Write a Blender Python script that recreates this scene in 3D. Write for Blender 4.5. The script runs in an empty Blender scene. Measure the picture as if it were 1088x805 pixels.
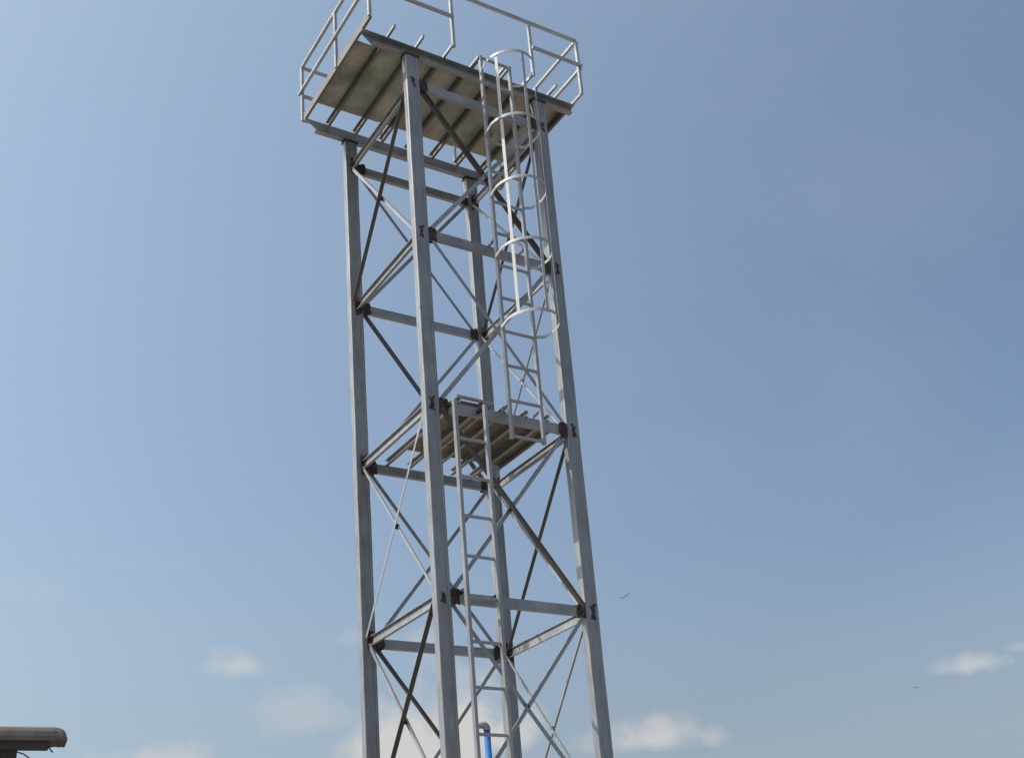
import bpy, bmesh, math, random
from mathutils import Vector, Matrix
random.seed(7)
S = bpy.context.scene
R = math.radians

# ------------------------------------------------------------------ camera
Z0 = 13.85                                   # height of the top bracing level above the ground
cam_d = bpy.data.cameras.new('camera'); cam = bpy.data.objects.new('camera', cam_d)
S.collection.objects.link(cam); S.camera = cam
cr = Vector((0.85246948, -0.51719929, -0.07616222)); cu = Vector((-0.12286342, -0.33981752, 0.93243157)); cf = Vector((0.5081342, 0.7855119, 0.35322894))
CAM = Vector((-6.89129, -12.34529, Z0 - 12.25033))
cam.matrix_world = Matrix(((cr.x, cu.x, -cf.x, CAM.x), (cr.y, cu.y, -cf.y, CAM.y), (cr.z, cu.z, -cf.z, CAM.z), (0, 0, 0, 1)))
cam_d.lens = 42.912; cam_d.sensor_width = 36; cam_d.shift_y = 0.14662
cam_d.clip_start = 0.1; cam_d.clip_end = 6000

# ------------------------------------------------------------------ light
SUN_AZ, SUN_EL = 167.0, 44.0                 # direction towards the sun, degrees from +x
sv = Vector((math.cos(R(SUN_AZ)) * math.cos(R(SUN_EL)), math.sin(R(SUN_AZ)) * math.cos(R(SUN_EL)), math.sin(R(SUN_EL))))
sd = bpy.data.lights.new('sun', 'SUN'); sd.energy = 5.0; sd.angle = R(0.53); sd.color = (1.0, 0.93, 0.83)
sun = bpy.data.objects.new('sun', sd); S.collection.objects.link(sun)
sun.rotation_euler = (-sv).to_track_quat('-Z', 'Y').to_euler(); sun.location = (-20, -5, 40)

W = bpy.data.worlds.new('World'); S.world = W; W.use_nodes = True
wt = W.node_tree; wt.nodes.clear()


def wn(kind, **kw):
    n = wt.nodes.new(kind)
    for k, v in kw.items():
        setattr(n, k, v)
    return n


def wl(a, b): wt.links.new(a, b)


def wm(op, a, b=None, clamp=False):
    n = wn('ShaderNodeMath', operation=op, use_clamp=clamp)
    for i, x in enumerate((a, b)):
        if x is None: continue
        if isinstance(x, (int, float)): n.inputs[i].default_value = x
        else: wl(x, n.inputs[i])
    return n.outputs[0]


sky = wn('ShaderNodeTexSky', sky_type='NISHITA', sun_disc=False)
sky.sun_elevation = R(SUN_EL); sky.sun_rotation = R(90 - SUN_AZ); sky.altitude = 0
sky.air_density = 1.0; sky.dust_density = 4.0; sky.ozone_density = 1.0
tc = wn('ShaderNodeTexCoord')
sep = wn('ShaderNodeSeparateXYZ'); wl(tc.outputs['Generated'], sep.inputs[0])
# a milky layer near the horizon
veil = wn('ShaderNodeMapRange', interpolation_type='SMOOTHSTEP'); veil.inputs[1].default_value = 0.0; veil.inputs[2].default_value = 0.42
veil.inputs[3].default_value = 0.75; veil.inputs[4].default_value = 0.0; wl(sep.outputs[2], veil.inputs[0])
vm0 = wn('ShaderNodeMix', data_type='RGBA'); wl(veil.outputs[0], vm0.inputs[0]); wl(sky.outputs[0], vm0.inputs[6])
vm0.inputs[7].default_value = (2.3, 2.58, 2.92, 1)
# forward scattering of the hazy air: the sky whitens towards the sun's side
sdot = wn('ShaderNodeVectorMath', operation='DOT_PRODUCT'); wl(tc.outputs['Generated'], sdot.inputs[0]); sdot.inputs[1].default_value = sv
glow = wn('ShaderNodeMapRange'); wl(sdot.outputs['Value'], glow.inputs[0])
glow.inputs[1].default_value = -0.20; glow.inputs[2].default_value = 1.0; glow.inputs[3].default_value = 0.0; glow.inputs[4].default_value = 2.0
gcol = wn('ShaderNodeVectorMath', operation='SCALE'); gcol.inputs[0].default_value = (.93, 1.18, 1.30); wl(glow.outputs[0], gcol.inputs['Scale'])
vmix = wn('ShaderNodeVectorMath', operation='ADD'); wl(vm0.outputs[2], vmix.inputs[0]); wl(gcol.outputs[0], vmix.inputs[1])
# small fair-weather clouds low over the horizon
n1 = wn('ShaderNodeTexNoise'); n1.inputs['Scale'].default_value = 19; n1.inputs['Detail'].default_value = 9; n1.inputs['Roughness'].default_value = 0.55
wl(tc.outputs['Generated'], n1.inputs['Vector'])
n2 = wn('ShaderNodeTexNoise'); n2.inputs['Scale'].default_value = 5; n2.inputs['Detail'].default_value = 4
wl(tc.outputs['Generated'], n2.inputs['Vector'])
n3 = wn('ShaderNodeTexNoise'); n3.inputs['Scale'].default_value = 1.0; n3.inputs['Detail'].default_value = 5; n3.inputs['Roughness'].default_value = .5; n3.inputs['Distortion'].default_value = .4
wmap = wn('ShaderNodeMapping'); wmap.inputs['Scale'].default_value = (2.2, 3.4, 5.5); wmap.inputs['Rotation'].default_value = (.5, .3, 0); wl(tc.outputs['Generated'], wmap.inputs[0]); wl(wmap.outputs[0], n3.inputs['Vector'])
nz = wm('SUBTRACT', n1.outputs[0], 0.5)
total = None
# azimuth, elevation, half width, half height (degrees), strength
for az, el, sx, sy, st in [(70.7, 14.9, 2.3, 1.2, .65), (74.0, 10.6, 3.0, 1.1, .75), (66.5, 12.4, 3.6, 1.7, .32), (63.0, 10.8, 4.4, 3.4, 1.0), (60.0, 11.3, 2.8, 3.6, 1.0), (58.5, 11.0, 2.4, 1.6, .9), (61.5, 15.6, 1.4, .8, .35),
                           (52.3, 10.3, 3.6, 1.2, .8), (37.0, 11.9, 1.9, .9, .7), (34.2, 12.3, 1.5, .45, .4), (80.6, 18.2, 2.2, 1.5, .16), (76.5, 19.6, 3.0, .6, .10),
                           (65.4, 16.0, 2.2, .9, .28), (50, 5.0, 9, 2.2, .8), (25, 6, 7, 2.0, .7), (95, 9, 9, 2.4, .8), (120, 14, 8, 3, .7), (5, 12, 8, 2.4, .7)]:
    c = Vector((math.cos(R(az)) * math.cos(R(el)), math.sin(R(az)) * math.cos(R(el)), math.sin(R(el))))
    rt = Vector((math.sin(R(az)), -math.cos(R(az)), 0)); up = rt.cross(c)
    fr = -c.cross(rt).cross(rt)

    def dot(v):
        n = wn('ShaderNodeVectorMath', operation='DOT_PRODUCT'); wl(tc.outputs['Generated'], n.inputs[0]); n.inputs[1].default_value = v
        return n.outputs['Value']
    a = wm('MULTIPLY', dot(rt), 1 / math.sin(R(sx)))
    b = wm('MULTIPLY', dot(up), 1 / math.sin(R(sy)))
    # flat base, billowed top
    b = wm('MAXIMUM', b, wm('MULTIPLY', b, -1.9))
    d = wm('SQRT', wm('ADD', wm('MULTIPLY', a, a), wm('MULTIPLY', b, b)))
    e = wm('ADD', wm('SUBTRACT', 1.0, d), wm('MULTIPLY', nz, 3.0))
    m = wn('ShaderNodeMapRange', interpolation_type='SMOOTHSTEP'); wl(e, m.inputs[0])
    m.inputs[1].default_value = -0.08; m.inputs[2].default_value = 1.0; m.inputs[3].default_value = 0; m.inputs[4].default_value = st
    front = wm('GREATER_THAN', dot(c), 0.5)
    k = wm('MULTIPLY', m.outputs[0], front)
    total = k if total is None else wm('MAXIMUM', total, k)
wis = wn('ShaderNodeMapRange', interpolation_type='SMOOTHSTEP'); wl(n3.outputs[0], wis.inputs[0])
wis.inputs[1].default_value = .42; wis.inputs[2].default_value = .75; wis.inputs[3].default_value = 0; wis.inputs[4].default_value = .06
total = wm('MAXIMUM', total, wis.outputs[0])
cmix = wn('ShaderNodeMix', data_type='RGBA'); wl(total, cmix.inputs[0]); tint = wn('ShaderNodeVectorMath', operation='MULTIPLY'); wl(vmix.outputs[0], tint.inputs[0]); tint.inputs[1].default_value = (.975, 1.0, .995)
wl(tint.outputs[0], cmix.inputs[6])
cmix.inputs[7].default_value = (4.15, 4.12, 4.1, 1)
bg = wn('ShaderNodeBackground'); wl(cmix.outputs[2], bg.inputs[0]); bg.inputs[1].default_value = 0.15
wo = wn('ShaderNodeOutputWorld'); wl(bg.outputs[0], wo.inputs[0])

S.view_settings.view_transform = 'Standard'; S.view_settings.look = 'None'
S.view_settings.exposure = 0.0; S.view_settings.gamma = 1.0; S.view_settings.use_curve_mapping = False
S.render.engine = 'CYCLES'


# ------------------------------------------------------------------ materials
def material(name, base, rough=.5, metal=0., spots=None, streak=None, mottle=.12, bump=.0, scale=9., spot_amount=.0, spot_scale=7., spot2=None):
    m = bpy.data.materials.new(name); m.use_nodes = True
    t = m.node_tree; N = t.nodes; L = t.links
    p = N['Principled BSDF']; p.inputs['Roughness'].default_value = rough; p.inputs['Metallic'].default_value = metal
    co = N.new('ShaderNodeTexCoord')
    mp = N.new('ShaderNodeMapping'); L.new(co.outputs['Object'], mp.inputs[0])
    if streak: mp.inputs['Scale'].default_value = streak
    a = N.new('ShaderNodeTexNoise'); a.inputs['Scale'].default_value = scale; a.inputs['Detail'].default_value = 6; a.inputs['Roughness'].default_value = .65
    L.new(mp.outputs[0], a.inputs['Vector'])
    b = N.new('ShaderNodeTexNoise'); b.inputs['Scale'].default_value = 1.3; b.inputs['Detail'].default_value = 3; L.new(co.outputs['Object'], b.inputs['Vector'])
    ad = N.new('ShaderNodeMath'); ad.operation = 'ADD'; L.new(a.outputs[0], ad.inputs[0]); L.new(b.outputs[0], ad.inputs[1])
    mr = N.new('ShaderNodeMapRange'); mr.inputs[1].default_value = .6; mr.inputs[2].default_value = 1.4; mr.inputs[3].default_value = 1 - mottle * 1.6; mr.inputs[4].default_value = 1 + mottle
    L.new(ad.outputs[0], mr.inputs[0])
    mul = N.new('ShaderNodeVectorMath'); mul.operation = 'SCALE'; mul.inputs[0].default_value = base; L.new(mr.outputs[0], mul.inputs['Scale'])
    col = mul.outputs[0]
    if spots:
        s = N.new('ShaderNodeTexNoise'); s.inputs['Scale'].default_value = spot_scale; s.inputs['Detail'].default_value = 8; s.inputs['Roughness'].default_value = .7
        L.new(co.outputs['Object'], s.inputs['Vector'])
        r = N.new('ShaderNodeMapRange'); r.inputs[1].default_value = 1 - spot_amount - .06; r.inputs[2].default_value = 1 - spot_amount + .05; r.inputs[3].default_value = 0; r.inputs[4].default_value = .85
        L.new(s.outputs[0], r.inputs[0])
        mx = N.new('ShaderNodeMix'); mx.data_type = 'RGBA'; L.new(r.outputs[0], mx.inputs[0]); L.new(col, mx.inputs[6]); mx.inputs[7].default_value = (*spots, 1)
        col = mx.outputs[2]
    L.new(col, p.inputs['Base Color'])
    rr = N.new('ShaderNodeMapRange'); rr.inputs[1].default_value = .3; rr.inputs[2].default_value = .7; rr.inputs[3].default_value = max(.05, rough - .1); rr.inputs[4].default_value = min(1, rough + .12)
    L.new(a.outputs[0], rr.inputs[0]); L.new(rr.outputs[0], p.inputs['Roughness'])
    if bump:
        bp = N.new('ShaderNodeBump'); bp.inputs['Strength'].default_value = bump; bp.inputs['Distance'].default_value = .01
        L.new(a.outputs[0], bp.inputs['Height']); L.new(bp.outputs[0], p.inputs['Normal'])
    return m


RUST = (.10, .045, .022)
M = {
    'column': material('silver_painted_column_steel', (.215, .228, .245), .42, .32, RUST, (3, 3, .4), .24, .10, 7, .28, 3.6),
    'beam': material('silver_painted_channel_steel', (.26, .27, .285), .42, .4, RUST, None, .25, .15, 7, .30, 6),
    'brace': material('galvanised_angle_steel', (.27, .28, .295), .42, .4, RUST, None, .18, .0, 3.5, .28, 5),
    'dull': material('dark_brown_angle_steel', (.075, .067, .060), .6, .0, RUST, None, .25, .0, 4, .40, 5),  # base tone darker and browner than the other braces, plus rust spots
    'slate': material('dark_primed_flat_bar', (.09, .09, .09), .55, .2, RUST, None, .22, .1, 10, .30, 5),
    'ladder': material('silver_painted_ladder_tube', (.27, .283, .297), .42, .4, RUST, None, .16, .0, 4, .22, 9),
    'cage': material('white_silver_painted_flat_bar', (.30, .312, .325), .5, .0, None, None, .14, .0, 4),
    'rail': material('silver_painted_railing_tube', (.31, .325, .34), .42, .35, RUST, None, .16, .0, 4, .26, 7),
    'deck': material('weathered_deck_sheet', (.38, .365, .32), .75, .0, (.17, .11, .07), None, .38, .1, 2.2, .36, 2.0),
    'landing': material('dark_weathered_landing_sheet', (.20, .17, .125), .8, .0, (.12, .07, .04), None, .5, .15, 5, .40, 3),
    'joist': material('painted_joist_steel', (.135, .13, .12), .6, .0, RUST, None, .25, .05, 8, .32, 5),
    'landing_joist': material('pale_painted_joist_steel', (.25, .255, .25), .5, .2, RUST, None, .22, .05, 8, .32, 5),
    'burnt': material('burnt_weld_steel', (.017, .014, .014), .75, .0, (.12, .045, .02), None, .4, .4, 30, .43, 14),
    'concrete': material('foundation_concrete', (.34, .33, .31), .9, 0, None, None, .2, .3, 6),
    'ground': material('dry_sandy_ground', (.235, .21, .175), .95, 0, (.24, .215, .18), None, .25, .4, 1.2, .45, .35),
    'slab': material('weathered_roof_edge', (.115, .105, .092), .85, 0, (.15, .07, .045), (1, 1, 1), .3, .4, 9, .38, 4),
    'brick': material('dark_painted_masonry', (.06, .052, .047), .9, 0, (.10, .055, .04), None, .4, .5, 12, .42, 6),
    'fascia': material('dark_fascia_timber', (.05, .04, .035), .85, 0, None, (1, 1, 6), .35, .3, 9),
    'wire': material('black_cable_sheath', (.02, .02, .022), .6),
    'blue': material('blue_plastic_pipe', (.010, .115, .34), .5, 0, None, None, .08, .0, 9),
    'pvc': material('grey_plastic_elbow', (.30, .295, .285), .55, 0, None, None, .12, .0, 9),
    'bird': material('dark_feathers', (.035, .028, .024), .8, 0, None, None, .2, 0, 40),
}


# ------------------------------------------------------------------ mesh helpers
def finish(name, bm, mat, parent=None, smooth=False):
    bmesh.ops.recalc_face_normals(bm, faces=bm.faces)
    me = bpy.data.meshes.new(name); bm.to_mesh(me); bm.free()
    if smooth:
        for f in me.polygons: f.use_smooth = True
    me.materials.append(M[mat] if isinstance(mat, str) else mat)
    o = bpy.data.objects.new(name, me); S.collection.objects.link(o)
    if parent: o.parent = parent
    return o


def sweep(bm, p0, p1, prof, side, cut0=None, cut1=None):
    """sweep a closed 2D outline (u,v) from p0 to p1; u runs along `side`, v = w x u. cut: extra length per (u,v)"""
    p0, p1 = Vector(p0), Vector(p1); w = (p1 - p0).normalized()
    u = Vector(side); u = (u - w * u.dot(w)).normalized(); v = w.cross(u)
    a = [bm.verts.new(p0 + u * x + v * y + w * (cut0(x, y) if cut0 else 0)) for x, y in prof]
    b = [bm.verts.new(p1 + u * x + v * y + w * (cut1(x, y) if cut1 else 0)) for x, y in prof]
    n = len(prof)
    for i in range(n): bm.faces.new((a[i], a[(i + 1) % n], b[(i + 1) % n], b[i]))
    bm.faces.new(a); bm.faces.new(list(reversed(b)))


def rect(w, h): return [(-w / 2, -h / 2), (w / 2, -h / 2), (w / 2, h / 2), (-w / 2, h / 2)]


def rrect(w, h, r, n=3):
    out = []
    for cx, cy, a0 in ((w / 2 - r, h / 2 - r, 0), (-w / 2 + r, h / 2 - r, 90), (-w / 2 + r, -h / 2 + r, 180), (w / 2 - r, -h / 2 + r, 270)):
        for k in range(n + 1):
            a = R(a0 + 90 * k / n); out.append((cx + r * math.cos(a), cy + r * math.sin(a)))
    return out


def channel(h, f, t=.008):
    """C section: web on u=0, flanges running to u=+f, height along v"""
    return [(0, -h / 2), (f, -h / 2), (f, -h / 2 + t), (t, -h / 2 + t), (t, h / 2 - t), (f, h / 2 - t), (f, h / 2), (0, h / 2)]


def angle(a, b, t=.006):
    """L section: leg a along v (0..a), leg b along u (0..b) at v=0"""
    return [(0, 0), (b, 0), (b, t), (t, t), (t, a), (0, a)]


def tube_path(bm, pts, r, n=8):
    rings = []
    for i, p in enumerate(pts):
        p = Vector(p)
        d = (Vector(pts[min(i + 1, len(pts) - 1)]) - Vector(pts[max(i - 1, 0)])).normalized()
        ref = Vector((0, 0, 1)) if abs(d.z) < .9 else Vector((1, 0, 0))
        u = d.cross(ref).normalized(); v = d.cross(u)
        rings.append([bm.verts.new(p + (u * math.cos(2 * math.pi * k / n) + v * math.sin(2 * math.pi * k / n)) * r) for k in range(n)])
    for A, B in zip(rings, rings[1:]):
        for k in range(n): bm.faces.new((A[k], A[(k + 1) % n], B[(k + 1) % n], B[k]))
    bm.faces.new(rings[0]); bm.faces.new(list(reversed(rings[-1])))


def box(bm, x0, x1, y0, y1, z0, z1):
    v = [bm.verts.new((x, y, z)) for z in (z0, z1) for x, y in ((x0, y0), (x1, y0), (x1, y1), (x0, y1))]
    for f in ((0, 3, 2, 1), (4, 5, 6, 7), (0, 1, 5, 4), (1, 2, 6, 5), (2, 3, 7, 6), (3, 0, 4, 7)): bm.faces.new([v[i] for i in f])


def tag(o, label=None, cat=None, group=None, kind=None):
    for k, v in (('label', label), ('category', cat), ('group', group), ('kind', kind)):
        if v: o[k] = v
    return o


def empty(name, loc=(0, 0, 0)):
    o = bpy.data.objects.new(name, None); S.collection.objects.link(o); o.location = loc; o.empty_display_size = .3
    return o


# ------------------------------------------------------------------ ground
bm = bmesh.new()
g = 26; ext = 3000
grid = {}
for i in range(g + 1):
    for j in range(g + 1):
        s = lambda k: math.copysign(abs(2 * k / g - 1) ** 3, 2 * k / g - 1) * ext
        grid[i, j] = bm.verts.new((s(i), s(j), 0))
for i in range(g):
    for j in range(g): bm.faces.new((grid[i, j], grid[i + 1, j], grid[i + 1, j + 1], grid[i, j + 1]))
tag(finish('ground', bm, 'ground'), 'dry sandy ground around the tower', kind='structure')

# ------------------------------------------------------------------ the tower (local z = 0 at the top bracing level)
A_, B_ = 2.189, 2.121                         # column spacing along x and y
LV = [Z0, Z0 - 2.52, Z0 - 5.12, Z0 - 7.72, Z0 - 10.32, Z0 - 12.92]
CW, CD = .207, .125                           # column section
tower = empty('steel_tower')
tag(tower, 'tall silver painted steel lattice tower with railed top platform and caged ladder', 'tower')
COL = {'F': (0, 0), 'R': (A_, 0), 'L': (0, B_), 'B': (A_, B_)}
top_z = {'F': Z0 + .50, 'R': Z0 + .50, 'L': Z0 + .50, 'B': Z0 + .50}


def column(key):
    x, y = COL[key]; bm = bmesh.new()
    # two channels welded toe to toe: rounded outer corners and a shallow seam on the long faces
    r = .016; o = []
    base = rrect(CW, CD, r)
    prof = []
    seam = .028                                # seam sits off the centre line
    for (u, v) in base: prof.append((u, v))
    # insert seam notches on the +v and -v sides
    def insert(pr, vs, sgn):
        out = []
        for i, p in enumerate(pr):
            q = pr[(i + 1) % len(pr)]; out.append(p)
            if abs(p[1] - vs) < 1e-6 and abs(q[1] - vs) < 1e-6:
                c = seam * 2.2
                d = 1 if q[0] > p[0] else -1
                out += [(c - d * .008, vs), (c, vs - sgn * .009), (c + d * .008, vs)]
        return out
    prof = insert(prof, CD / 2, 1); prof = insert(prof, -CD / 2, -1)
    segs = 40; rings = []
    for k in range(segs + 1):
        z = .02 + (top_z[key] - .034 - .02) * k / segs
        wob = .0022
        dx, dy = random.uniform(-wob, wob), random.uniform(-wob, wob)
        rings.append([bm.verts.new((x + u + dx, y + v + dy, z)) for u, v in prof])
    for P, Q in zip(rings, rings[1:]):
        for i in range(len(prof)): bm.faces.new((P[i], P[(i + 1) % len(prof)], Q[(i + 1) % len(prof)], Q[i]))
    bm.faces.new(list(reversed(rings[0]))); bm.faces.new(rings[-1])
    c = finish('column', bm, 'column', tower)
    # burnt weld scars on the faces at each level
    for z in LV[:5]:
        for sy in ((-1, 1) if key in 'FR' else (1,)):
            bm = bmesh.new(); yy = y + sy * (CD / 2 + .0015)
            xo = x + random.uniform(-.01, .02)
            strokes = [((-.026, .09), (.0, .035)), ((.0, .04), (.005, -.05)), ((.005, -.045), (-.022, -.10)), ((.032, .065), (.006, .01)), ((.036, -.09), (.008, -.03)), ((-.02, .0), (.02, -.01))]
            mir, stretch = random.choice((-1, 1)), random.uniform(.8, 1.25)
            strokes = [((a * mir + random.uniform(-.008, .008), b * stretch), (c_ * mir + random.uniform(-.008, .008), d_ * stretch)) for (a, b), (c_, d_) in random.sample(strokes, random.choice((4, 5, 6)))]
            for (ax, az), (bx, bz) in strokes:
                w = random.uniform(.012, .024); n = 5
                d = Vector((bx - ax, bz - az)); nn = Vector((-d.y, d.x)).normalized()
                lo, hi = [], []
                for i in range(n + 1):
                    t = i / n; px, pz = ax + d.x * t, az + d.y * t
                    w1, w2 = w * random.uniform(.4, 1.4), w * random.uniform(.4, 1.4)
                    lo.append((px - nn.x * w1, pz - nn.y * w1)); hi.append((px + nn.x * w2, pz + nn.y * w2))
                ring = lo + hi[::-1]
                yj = yy + sy * random.uniform(0, .004)
                v0 = [bm.verts.new((xo + a, yj, z + b)) for a, b in ring]; v1 = [bm.verts.new((xo + a, yj + sy * .003, z + b)) for a, b in ring]
                for i in range(len(ring)): bm.faces.new((v0[i], v0[(i + 1) % len(ring)], v1[(i + 1) % len(ring)], v1[i]))
                bm.faces.new(v1); bm.faces.new(list(reversed(v0)))
            finish('weld_scar', bm, 'burnt', c)
    # dark cap plate under the platform beam
    bm = bmesh.new(); box(bm, x - CW / 2 - .012, x + CW / 2 + .012, y - CD / 2 - .01, y + CD / 2 + .01, top_z[key] - .032, top_z[key] + .003)
    finish('cap_plate', bm, 'burnt', c)
    # base plate and footing
    bm = bmesh.new(); box(bm, x - .2, x + .2, y - .16, y + .16, .0 + .12, .145)
    for sx in (-1, 1):
        for sy in (-1, 1): tube_path(bm, [(x + sx * .16, y + sy * .12, .13), (x + sx * .16, y + sy * .12, .21)], .014, 6)
    finish('base_plate', bm, 'beam', c)
    bm = bmesh.new(); box(bm, x - .35, x + .35, y - .32, y + .32, -.3, .118)
    bmesh.ops.bevel(bm, geom=[e for e in bm.edges], offset=.02, segments=1, affect='EDGES')
    finish('footing', bm, 'concrete', c)
    return c


for k in COL: column(k)


def blob_plate(cx, cy, cz, along, w, h, th=.012):
    """irregular burnt gusset plate; along: 'x' or 'y' horizontal run"""
    bm = bmesh.new(); n = 14; ring = []
    for i in range(n):
        a = 2 * math.pi * i / n
        ca, sa = math.cos(a), math.sin(a)
        k = 1 / max(abs(ca), abs(sa)) ** .95 * random.uniform(.76, 1.10)
        ring.append((ca * w / 2 * k, sa * h / 2 * k))
    def P(u, t, v): return (cx + u, cy + t, cz + v) if along == 'x' else (cx + t, cy + u, cz + v)
    v0 = [bm.verts.new(P(u, -th / 2, v)) for u, v in ring]; v1 = [bm.verts.new(P(u, th / 2, v)) for u, v in ring]
    for i in range(n): bm.faces.new((v0[i], v0[(i + 1) % n], v1[(i + 1) % n], v1[i]))
    bm.faces.new(v1); bm.faces.new(list(reversed(v0)))
    return finish('gusset_plate', bm, 'burnt', tower)


# horizontal channels at every level
BH = .13
for li, z in enumerate(LV):
    jit = 0
    # faces running along x: web towards the camera side, toes inward
    for y, outward in ((0, -1), (B_, -1)):
        bm = bmesh.new()
        sweep(bm, (CW / 2, y - .045, z), (A_ - CW / 2, y - .045, z), channel(BH, .065), (0, 1, 0))
        finish('horizontal_beam', bm, 'beam', tower)
        if li < 5:
            for x in (CW / 2 + .055, A_ - CW / 2 - .055):
                blob_plate(x, y - .045 - .010, z + random.uniform(-.01, .015), 'x', .15, .215)
                blob_plate(x - math.copysign(.01, x - 1), y + .035, z + random.uniform(-.02, .02), 'x', .11, .17, .02)
    if li < 5:
        for x in (0, A_):
            blob_plate(x + .03, B_ - CD / 2 - .006, z + .01, 'x', .13, .30, .008)
    # faces running along y: open side towards -x
    for x in (0, A_):
        bm = bmesh.new()
        sweep(bm, (x + .03, CD / 2, z), (x + .03, B_ - CD / 2, z), channel(BH, .045 if x == 0 else .034), (-1, 0, 0))
        finish('horizontal_beam', bm, 'beam', tower)
        if li < 5:
            for y in (CD / 2 + .035, B_ - CD / 2 - .035):
                blob_plate(x + .022, y, z + random.uniform(-.01, .01), 'y', .08, .21, .014)


# diagonal braces. side, from, to, width of face leg, outstand leg, material, out-of-plane offset, which edge carries the outstand
def brace(a, la, b, lb, w, mat, off=0., legdir=1, out=.045):
    xa, ya = COL[a]; xb, yb = COL[b]
    h = Vector((xb - xa, yb - ya, 0)); hl = h.length; h.normalize()
    nrm = Vector((0, -1, 0)) if abs(h.x) > .5 else Vector((-1, 0, 0))      # towards the camera side
    tr = (CW / 2 if abs(h.x) > .5 else CD / 2) + .02
    za = LV[la] + (.055 if lb < la else -.055); zb = LV[lb] + (.055 if la < lb else -.055)
    p0 = Vector((xa, ya, za)) + h * tr + nrm * off; p1 = Vector((xb, yb, zb)) - h * tr + nrm * off
    bm = bmesh.new()
    d = (p1 - p0).normalized(); v = d.cross(nrm)
    if v.z < 0: p0, p1 = p1, p0                                           # keep v pointing up
    d = (p1 - p0).normalized(); v = d.cross(nrm)
    if legdir > 0: prof = [(u, q - w / 2) for u, q in angle(w, out)]      # outstand on the lower edge
    elif legdir < 0: prof = [(u, w / 2 - q) for u, q in angle(w, out)]    # outstand on the upper edge
    else: prof = rect(.007, w)
    sweep(bm, p0, p1, prof, nrm)
    o = finish('diagonal_brace', bm, mat, tower)
    return o


I, O = -.03, .035
BR = [
    # side A (front)
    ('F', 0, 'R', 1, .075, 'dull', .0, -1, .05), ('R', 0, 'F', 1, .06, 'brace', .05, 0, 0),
    ('F', 1, 'R', 2, .05, 'brace', .05, 0, 0), ('R', 1, 'F', 2, .062, 'brace', .0, 0, 0),
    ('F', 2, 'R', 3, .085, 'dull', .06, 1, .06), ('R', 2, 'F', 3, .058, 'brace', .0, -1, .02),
    ('F', 3, 'R', 4, .055, 'brace', .0, 0, 0), ('R', 3, 'F', 4, .055, 'brace', .05, -1, .02),
    ('F', 4, 'R', 5, .06, 'brace', .0, 0, 0), ('R', 4, 'F', 5, .06, 'brace', .05, 0, 0),
    # side B (left)
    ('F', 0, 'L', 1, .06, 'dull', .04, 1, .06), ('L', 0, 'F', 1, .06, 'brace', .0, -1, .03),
    ('F', 2, 'L', 3, .042, 'brace', .05, 0, 0), ('L', 2, 'F', 3, .052, 'brace', .0, -1, .02),
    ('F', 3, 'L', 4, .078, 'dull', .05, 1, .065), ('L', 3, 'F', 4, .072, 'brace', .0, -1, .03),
    ('F', 4, 'L', 5, .06, 'brace', .05, 1, .05), ('L', 4, 'F', 5, .05, 'brace', .0, -1, .04),
    # side C (back)
    ('L', 0, 'B', 1, .05, 'brace', .0, 0, 0), ('B', 0, 'L', 1, .055, 'brace', .05, 0, 0),
    ('L', 1, 'B', 2, .08, 'slate', .0, 0, 0), ('B', 1, 'L', 2, .05, 'brace', .05, 0, 0),
    ('L', 2, 'B', 3, .055, 'brace', .0, 0, 0), ('B', 2, 'L', 3, .055, 'brace', .05, -1, .02),
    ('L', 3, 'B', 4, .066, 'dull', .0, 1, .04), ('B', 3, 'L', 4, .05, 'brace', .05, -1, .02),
    ('L', 4, 'B', 5, .05, 'brace', .0, 0, 0), ('B', 4, 'L', 5, .05, 'brace', .05, 0, 0),
    # side D (right)
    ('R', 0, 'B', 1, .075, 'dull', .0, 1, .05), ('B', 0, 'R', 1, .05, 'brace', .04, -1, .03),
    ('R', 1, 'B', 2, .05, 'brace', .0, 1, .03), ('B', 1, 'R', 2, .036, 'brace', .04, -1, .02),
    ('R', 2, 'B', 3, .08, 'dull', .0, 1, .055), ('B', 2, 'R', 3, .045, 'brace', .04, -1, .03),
    ('R', 3, 'B', 4, .055, 'brace', .0, 1, .03), ('B', 3, 'R', 4, .045, 'brace', .04, -1, .02),
    ('R', 4, 'B', 5, .05, 'brace', .0, 1, .03), ('B', 4, 'R', 5, .05, 'brace', .04, -1, .02),
]
for b in BR: brace(*b)
# little burnt bolt/weld knots where braces cross
for side, lv in (('A', 0), ('A', 2), ('A', 3), ('B', 0), ('B', 2), ('B', 3), ('C', 0), ('D', 1), ('D', 0), ('D', 3)):
    z = (LV[lv] + LV[lv + 1]) / 2
    p = {'A': (A_ / 2, -.03, z), 'B': (-.02, B_ / 2, z), 'C': (A_ / 2, B_ - .03, z), 'D': (A_ - .02, B_ / 2, z)}[side]
    bm = bmesh.new(); bmesh.ops.create_icosphere(bm, subdivisions=2, radius=.036)
    for v in bm.verts:
        v.co *= random.uniform(.75, 1.15); v.co += Vector(p)
    finish('weld_knot', bm, 'burnt', tower)

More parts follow.
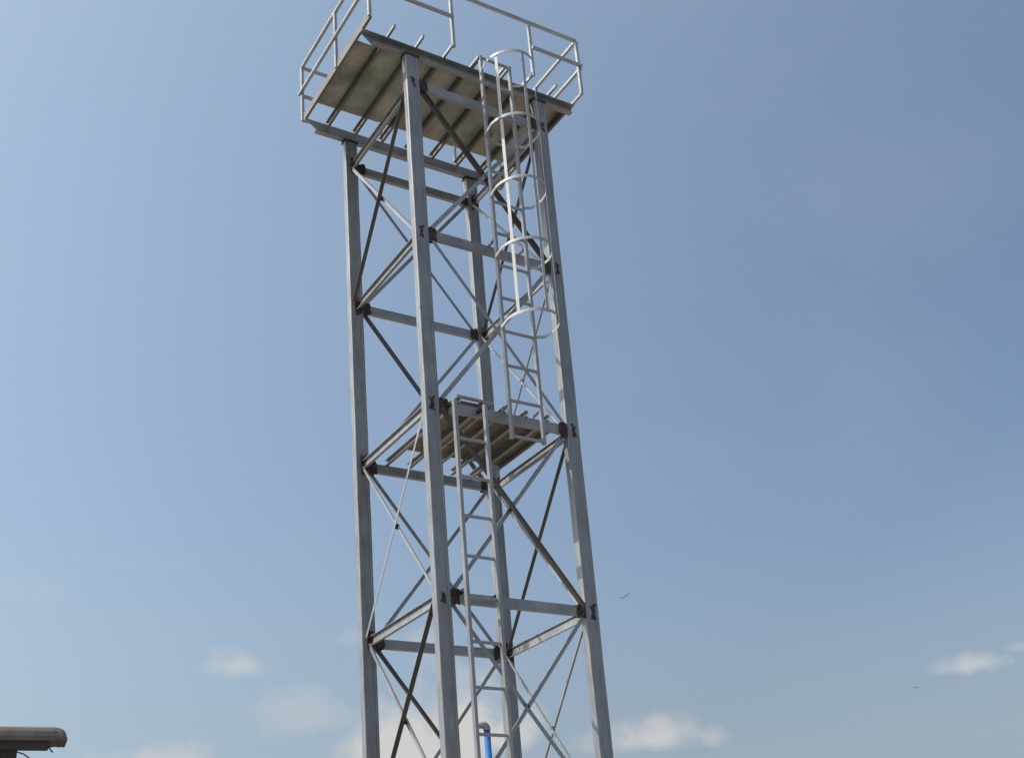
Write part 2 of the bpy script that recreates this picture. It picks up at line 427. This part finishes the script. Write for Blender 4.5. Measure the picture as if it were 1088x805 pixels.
# ------------------------------------------------------------------ top platform
TZ = Z0 + .505
for y, sgn in ((0, -1), (B_, 1)):
    bm = bmesh.new()
    prof = channel(.165, .09, .010)
    # web inside, toes outward, lower corner of the ends cut back
    sweep(bm, (-.765, y - sgn * .05, TZ + .0835), (2.88, y - sgn * .05, TZ + .0835), prof, (0, sgn, 0), cut0=lambda u, v, s=sgn: max(0, .09 + v * (1.25 if s < 0 else -1.25)), cut1=lambda u, v, s=sgn: -max(0, .02 + v * (.4 if s < 0 else -.4)))
    finish('platform_beam', bm, 'beam', tower)
JX = [-.80 + .46 * i for i in range(9)]; JX[0] = -.765
JZ = TZ + .168
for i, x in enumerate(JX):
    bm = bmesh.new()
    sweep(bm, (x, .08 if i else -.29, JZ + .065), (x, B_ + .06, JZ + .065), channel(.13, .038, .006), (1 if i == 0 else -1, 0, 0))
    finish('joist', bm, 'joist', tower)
    if i:
        bm = bmesh.new(); sweep(bm, (x - .02, -.29 if i in (3, 6, 8) else -.26, JZ + .03), (x - .02, .10, JZ + .03), rect(.034, .045), (1, 0, 0)); finish('joist_stub', bm, 'rail', tower)
bm = bmesh.new()
xs = [-.755] + [JX[i] + .02 for i in (2, 4, 6)] + [2.93]
for a, b in zip(xs, xs[1:]):
    # sheets that sag a little between the joists
    nx, ny = 14, 10; V = {}
    for i in range(nx + 1):
        for j in range(ny + 1):
            x = a + (b - a - .006) * i / nx; y0 = .34 if i < nx * .48 and a < -.5 else .14; y = y0 + (1.80 - y0) * j / ny
            s = -.006 * abs(math.sin(math.pi * (x + .8) / .46)) * (.5 + random.random())
            V[i, j] = (x, y, JZ + .133 + s)
    vt = {k: bm.verts.new((p[0], p[1], p[2] + .006)) for k, p in V.items()}; vb = {k: bm.verts.new(p) for k, p in V.items()}
    for i in range(nx):
        for j in range(ny):
            bm.faces.new((vt[i, j], vt[i + 1, j], vt[i + 1, j + 1], vt[i, j + 1])); bm.faces.new((vb[i, j], vb[i, j + 1], vb[i + 1, j + 1], vb[i + 1, j]))
    rim = [(i, 0) for i in range(nx)] + [(nx, j) for j in range(ny)] + [(i, ny) for i in range(nx, 0, -1)] + [(0, j) for j in range(ny, 0, -1)]
    for p, q in zip(rim, rim[1:] + rim[:1]): bm.faces.new((vb[p], vb[q], vt[q], vt[p]))
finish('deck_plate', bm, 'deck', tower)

# guard rail
RT, RM, RB = Z0 + 1.715, Z0 + 1.20, Z0 + .68
yf, yb, xl, xr = -.29, B_ + .04, -.77, 2.85
bm = bmesh.new(); rp = rrect(.048, .048, .006, 1)
sweep(bm, (xl, yf, RT), (xr, yf, RT), rp, (0, 1, 0)); sweep(bm, (xl, yb, RT), (xr, yb, RT), rp, (0, 1, 0))
sweep(bm, (xl, yf + .021, RT - .002), (xl, yb - .021, RT - .002), rp, (1, 0, 0)); sweep(bm, (xr, yf + .021, RT - .002), (xr, yb - .021, RT - .002), rp, (1, 0, 0))
rail = finish('guard_rail', bm, 'rail', tower)
for p0, p1, sd in (((xl, yf - .044, RM), (.58, yf - .044, RM), (0, 1, 0)), ((1.96, yf - .044, RM), (xr + .03, yf - .044, RM), (0, 1, 0)), ((xl, yb + .044, RM), (xr, yb + .044, RM), (0, 1, 0)),
                   ((xl - .03, yf, RM + .01), (xl - .03, yb + .05, RM + .01), (1, 0, 0)), ((xr + .044, yf, RM), (xr + .044, yb, RM), (1, 0, 0))):
    bm = bmesh.new(); sweep(bm, p0, p1, rp, sd); finish('mid_rail', bm, 'rail', rail)
for x, y in [(xl, yf), (.58, yf), (1.96, yf), (xr, yf), (xl, yb), (.58, yb), (1.96, yb), (xr, yb), (xl, .86), (xr, .9)]:
    bm = bmesh.new(); sweep(bm, (x, y, RB), (x, y, RT - .022), rp, (1, 0, 0)); finish('rail_post', bm, 'rail', rail)

# ------------------------------------------------------------------ middle landing
MZ = LV[2] + BH / 2 + .002
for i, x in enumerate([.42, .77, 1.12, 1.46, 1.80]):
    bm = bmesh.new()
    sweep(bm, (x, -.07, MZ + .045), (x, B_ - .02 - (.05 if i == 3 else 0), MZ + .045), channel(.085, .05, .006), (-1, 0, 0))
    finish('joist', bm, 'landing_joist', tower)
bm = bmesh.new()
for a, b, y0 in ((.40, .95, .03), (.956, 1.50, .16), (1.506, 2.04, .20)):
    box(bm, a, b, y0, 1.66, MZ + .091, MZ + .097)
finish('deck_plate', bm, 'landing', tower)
bm = bmesh.new(); sweep(bm, (.40, -.02, MZ + .115), (.96, -.02, MZ + .105), angle(.035, .035), (0, 1, 0)); finish('deck_edge_angle', bm, 'brace', tower)
bm = bmesh.new(); box(bm, 2.0, 2.045, .2, 1.66, MZ + .03, MZ + .09)
finish('deck_trim', bm, 'joist', tower)


# ------------------------------------------------------------------ ladders
def ladder(x0, x1, y, z0, z1, rungs, sw, sdp, hook=False):
    bm = bmesh.new()
    for x in (x0, x1):
        sweep(bm, (x, y, z0), (x, y, z1), rrect(sw, sdp, .005, 1), (1, 0, 0))
        if hook:
            sweep(bm, (x, y + sdp / 2, z1 - .02), (x, y + .30, z1 - .02), rrect(.035, .035, .004, 1), (1, 0, 0))
    lad = finish('ladder', bm, 'ladder', tower)
    for z in rungs:
        bm = bmesh.new(); sweep(bm, (x0 + sw / 2, y, z), (x1 - sw / 2, y, z), rrect(.036, .034, .005, 1), (0, 0, 1)); finish('rung', bm, 'ladder', lad)
    return lad


LY = -.25
lower = ladder(.215, .665, LY, .05, Z0 - 5.12, [Z0 - 5.66 - .5285 * min(i, 4) - .556 * max(i - 4, 0) for i in range(15)], .052, .06)
up_z1 = Z0 + .72
upper = ladder(1.05, 1.55, LY, Z0 - 5.53, up_z1, [up_z1 - .018] + [Z0 - 5.49 + .5215 * i for i in range(12)], .045, .055, True)
# brackets tying the ladders back to the beams
for x, z in ((.215, LV[2]), (.665, LV[2]), (.215, LV[3] + .06), (.665, LV[3] + .02), (.215, LV[4]), (.665, LV[4])):
    bm = bmesh.new(); sweep(bm, (x + .02, LY + .03, z), (x + .02, -.047, z), rrect(.05, .05, .008, 1), (1, 0, 0)); finish('bracket', bm, 'burnt', lower)
for x, z in ((1.05, LV[1]), (1.55, LV[1]), (1.05, LV[2] + .03), (1.55, LV[2] + .03)):
    bm = bmesh.new(); sweep(bm, (x, LY + .03, z + .09), (x - .0, -.035, z + .075), angle(.04, .04), (1, 0, 0)); finish('bracket', bm, 'burnt', upper)

# safety cage: flat bar hoops and vertical straps
HC, HR, DEP = 1.335, .37, .68
hz = [Z0 + .37, Z0 - .74, Z0 - 1.80, Z0 - 2.80, Z0 - 3.91]


def hoop_pt(a, r=HR):                          # a = 0 at left stile side, pi at the right; bulges towards -y
    return (HC - r * math.cos(a), LY - (DEP - r) - r * math.sin(a))


def hoop_path():
    p = [(1.05, LY)]
    p += [(HC - HR + .03, LY - .06)]
    n = 26
    p += [(HC - HR * math.cos(math.pi * i / n), LY - .26 - (DEP - .26) * math.sin(math.pi * i / n)) for i in range(n + 1)]
    p += [(HC + HR - .03, LY - .06), (1.55, LY)]
    return p


HP = hoop_path()
bm = bmesh.new()
straps = []
for tfrac in (.16, .5, .80):
    a = math.pi * tfrac
    x, y = HC - (HR - .008) * math.cos(a), LY - .26 - (DEP - .268) * math.sin(a)
    n = Vector((-(HR) * math.cos(a), -(DEP - .26) * math.sin(a), 0)).normalized()
    sweep(bm, (x, y, hz[-1] - .02), (x, y, hz[0] + .02), rect(.006, .045), n)
cage = finish('safety_cage', bm, 'cage', tower)
for z in hz:
    bm = bmesh.new(); prev = None; first = None
    for i, (x, y) in enumerate(HP):
        a = HP[max(i - 1, 0)]; b = HP[min(i + 1, len(HP) - 1)]
        t = Vector((b[0] - a[0], b[1] - a[1], 0)).normalized(); n = Vector((t.y, -t.x, 0))
        q = [bm.verts.new(Vector((x, y, z)) + n * du + Vector((0, 0, dz))) for du, dz in ((0, -.022), (.007, -.022), (.007, .022), (0, .022))]
        if prev:
            for k in range(4): bm.faces.new((prev[k], prev[(k + 1) % 4], q[(k + 1) % 4], q[k]))
        else: first = q
        prev = q
    bm.faces.new(first); bm.faces.new(list(reversed(prev)))
    finish('hoop', bm, 'cage', cage)

# ------------------------------------------------------------------ blue pipe standing inside the tower
pipe = empty('blue_pipe', (1.12, 1.0, 0))
tag(pipe, 'upright blue plastic water pipe with grey elbow standing behind the ladder', 'pipe')
bm = bmesh.new(); tube_path(bm, [(0, 0, 0.02), (0, 0, 2.4), (-.01, 0, Z0 - 9.10)], .042, 20); finish('riser', bm, 'blue', pipe, True)
bm = bmesh.new()
zc = Z0 - 9.09
pts = [(-.01, 0, zc - .005), (-.01, 0, zc + .01)] + [(-.01 - .05 * (1 - math.cos(R(a))), 0, zc + .01 + .05 * math.sin(R(a))) for a in range(15, 91, 15)] + [(-.15, 0, zc + .06)]
tube_path(bm, pts, .047, 20); finish('elbow', bm, 'pvc', pipe, True)


# ------------------------------------------------------------------ building corner at lower left
def at(az, el, dist):
    return CAM + Vector((math.cos(R(az)) * dist, math.sin(R(az)) * dist, math.tan(R(el)) * dist))


c = at(78.08, 12.10, 15.0)                       # right end of the roof edge
hut = empty('corner_building', (c.x, c.y, 0)); hut.rotation_euler[2] = R(78.2 - 90 + 4)
tag(hut, 'low dark masonry building corner with rounded grey coping and loose cables', 'building')
ez = c.z
bm = bmesh.new()
# roof slab: rounded upper nose towards the viewer and a rounded right end
Wd = 7.0; Dp = 5.0; Cd = .42
prof = [(0, -.085), (.0, -.03), (.012, .02), (.04, .06), (.085, .085), (Cd - .06, .08), (Cd, .03), (Cd, -.085)]
xs_ = [-Wd + (Wd - .16) * i / 24 for i in range(25)] + [-.13, -.10, -.07, -.045, -.02, 0]
V = []
for x in xs_:
    e = max(0, (x + .16) / .16); drop = .085 * (1 - math.sqrt(max(0, 1 - e * e)))
    rag = random.uniform(-.006, .006)
    V.append([bm.verts.new((x + (.012 if v < 0 and e > .9 else 0), u + rag * .4, ez + (v if v < -.03 else v - drop * .9 * (v + .085) / .17) + rag * (.3 if v > 0 else 1))) for u, v in prof])
for P, Q in zip(V, V[1:]):
    for i in range(len(prof)): bm.faces.new((P[i], P[(i + 1) % len(prof)], Q[(i + 1) % len(prof)], Q[i]))
bm.faces.new(V[0]); bm.faces.new(list(reversed(V[-1])))
finish('coping', bm, 'slab', hut)
bm = bmesh.new(); box(bm, -Wd, -.19, .04, .14, ez - .185, ez - .087); finish('fascia', bm, 'fascia', hut)
bm = bmesh.new(); box(bm, -Wd, -.52, .14, Dp - .2, -.05, ez - .088)
for i in range(14): box(bm, -Wd, -.52 + .0, .136, .1395, ez - .35 - i * .25, ez - .335 - i * .25)
for i in range(5): box(bm, -.9 - i * .9, -.78 - i * .9, .06, .138, ez - .34, ez - .192)
finish('wall', bm, 'brick', hut)
bm = bmesh.new(); box(bm, -3.2, -2.2, .10, .134, ez - 1.6, ez - .7); win = finish('window_frame', bm, 'fascia', hut)
bm = bmesh.new(); box(bm, -3.1, -2.3, .092, .099, ez - 1.5, ez - .8); finish('pane', bm, 'wire', win)
for pts in ([(-.20, .1, ez - .13), (-.17, .09, ez - .17), (-.135, .09, ez - .215)], [(-.53, .12, ez - .20), (-.45, .10, ez - .23), (-.38, .09, ez - .285), (-.34, .09, ez - .36), (-.33, .09, ez - .6)]):
    bm = bmesh.new(); tube_path(bm, pts, .009, 6); finish('cable', bm, 'wire', hut)


# ------------------------------------------------------------------ birds
def bird(loc, span, label, roll, yaw):
    bm = bmesh.new(); s = span / 2
    # one continuous body: fuselage rings, wings, tail
    prof = [(-.30, .012), (-.22, .05), (-.08, .085), (.08, .075), (.20, .045), (.27, .05), (.33, .035), (.38, .008)]
    rings = []
    for y, r in prof:
        rings.append([bm.verts.new((r * s * math.cos(k * math.pi / 4), y * s, r * s * .8 * math.sin(k * math.pi / 4))) for k in range(8)])
    for P, Q in zip(rings, rings[1:]):
        for k in range(8): bm.faces.new((P[k], P[(k + 1) % 8], Q[(k + 1) % 8], Q[k]))
    bm.faces.new(rings[0]); bm.faces.new(list(reversed(rings[-1])))
    for sg in (-1, 1):
        sec = [(.04, .16, -.16, 0), (.3, .22, -.16, .05), (.6, .22, -.14, .11), (.85, .14, -.12, .19), (1.0, .0, -.06, .26)]
        prev = None
        for x, y1, y0, z in sec:
            th = .02 * (1.1 - x)
            q = [bm.verts.new((sg * x * s, y1 * s, z * s)), bm.verts.new((sg * x * s, (y0 + y1) / 2 * s, (z + th) * s)), bm.verts.new((sg * x * s, y0 * s, z * s)), bm.verts.new((sg * x * s, (y0 + y1) / 2 * s, (z - th) * s))]
            if prev:
                for k in range(4): bm.faces.new((prev[k], prev[(k + 1) % 4], q[(k + 1) % 4], q[k]))
            else: bm.faces.new(q)
            prev = q
        bm.faces.new(list(reversed(prev)))
    t = [bm.verts.new((sx * s, y * s, z * s)) for sx, y, z in ((-.03, -.24, .01), (.03, -.24, .01), (.13, -.55, .02), (-.13, -.55, .02))]
    t2 = [bm.verts.new(v.co - Vector((0, 0, .012 * s))) for v in t]
    bm.faces.new(t); bm.faces.new(list(reversed(t2)))
    for k in range(4): bm.faces.new((t[k], t[(k + 1) % 4], t2[(k + 1) % 4], t2[k]))
    o = finish('bird', bm, 'bird'); o.location = loc; o.rotation_euler = (R(4), R(roll), R(yaw))
    tag(o, label, 'bird', 'birds in the distant sky')
    return o


bird(at(51.82, 17.06, 105), 1.2, 'dark soaring bird tilted with raised wings close right of the tower', -27, 322)
bird(at(39.25, 11.26, 200), 1.0, 'tiny dark speck of a far bird below the small cloud at right', 0, 130)
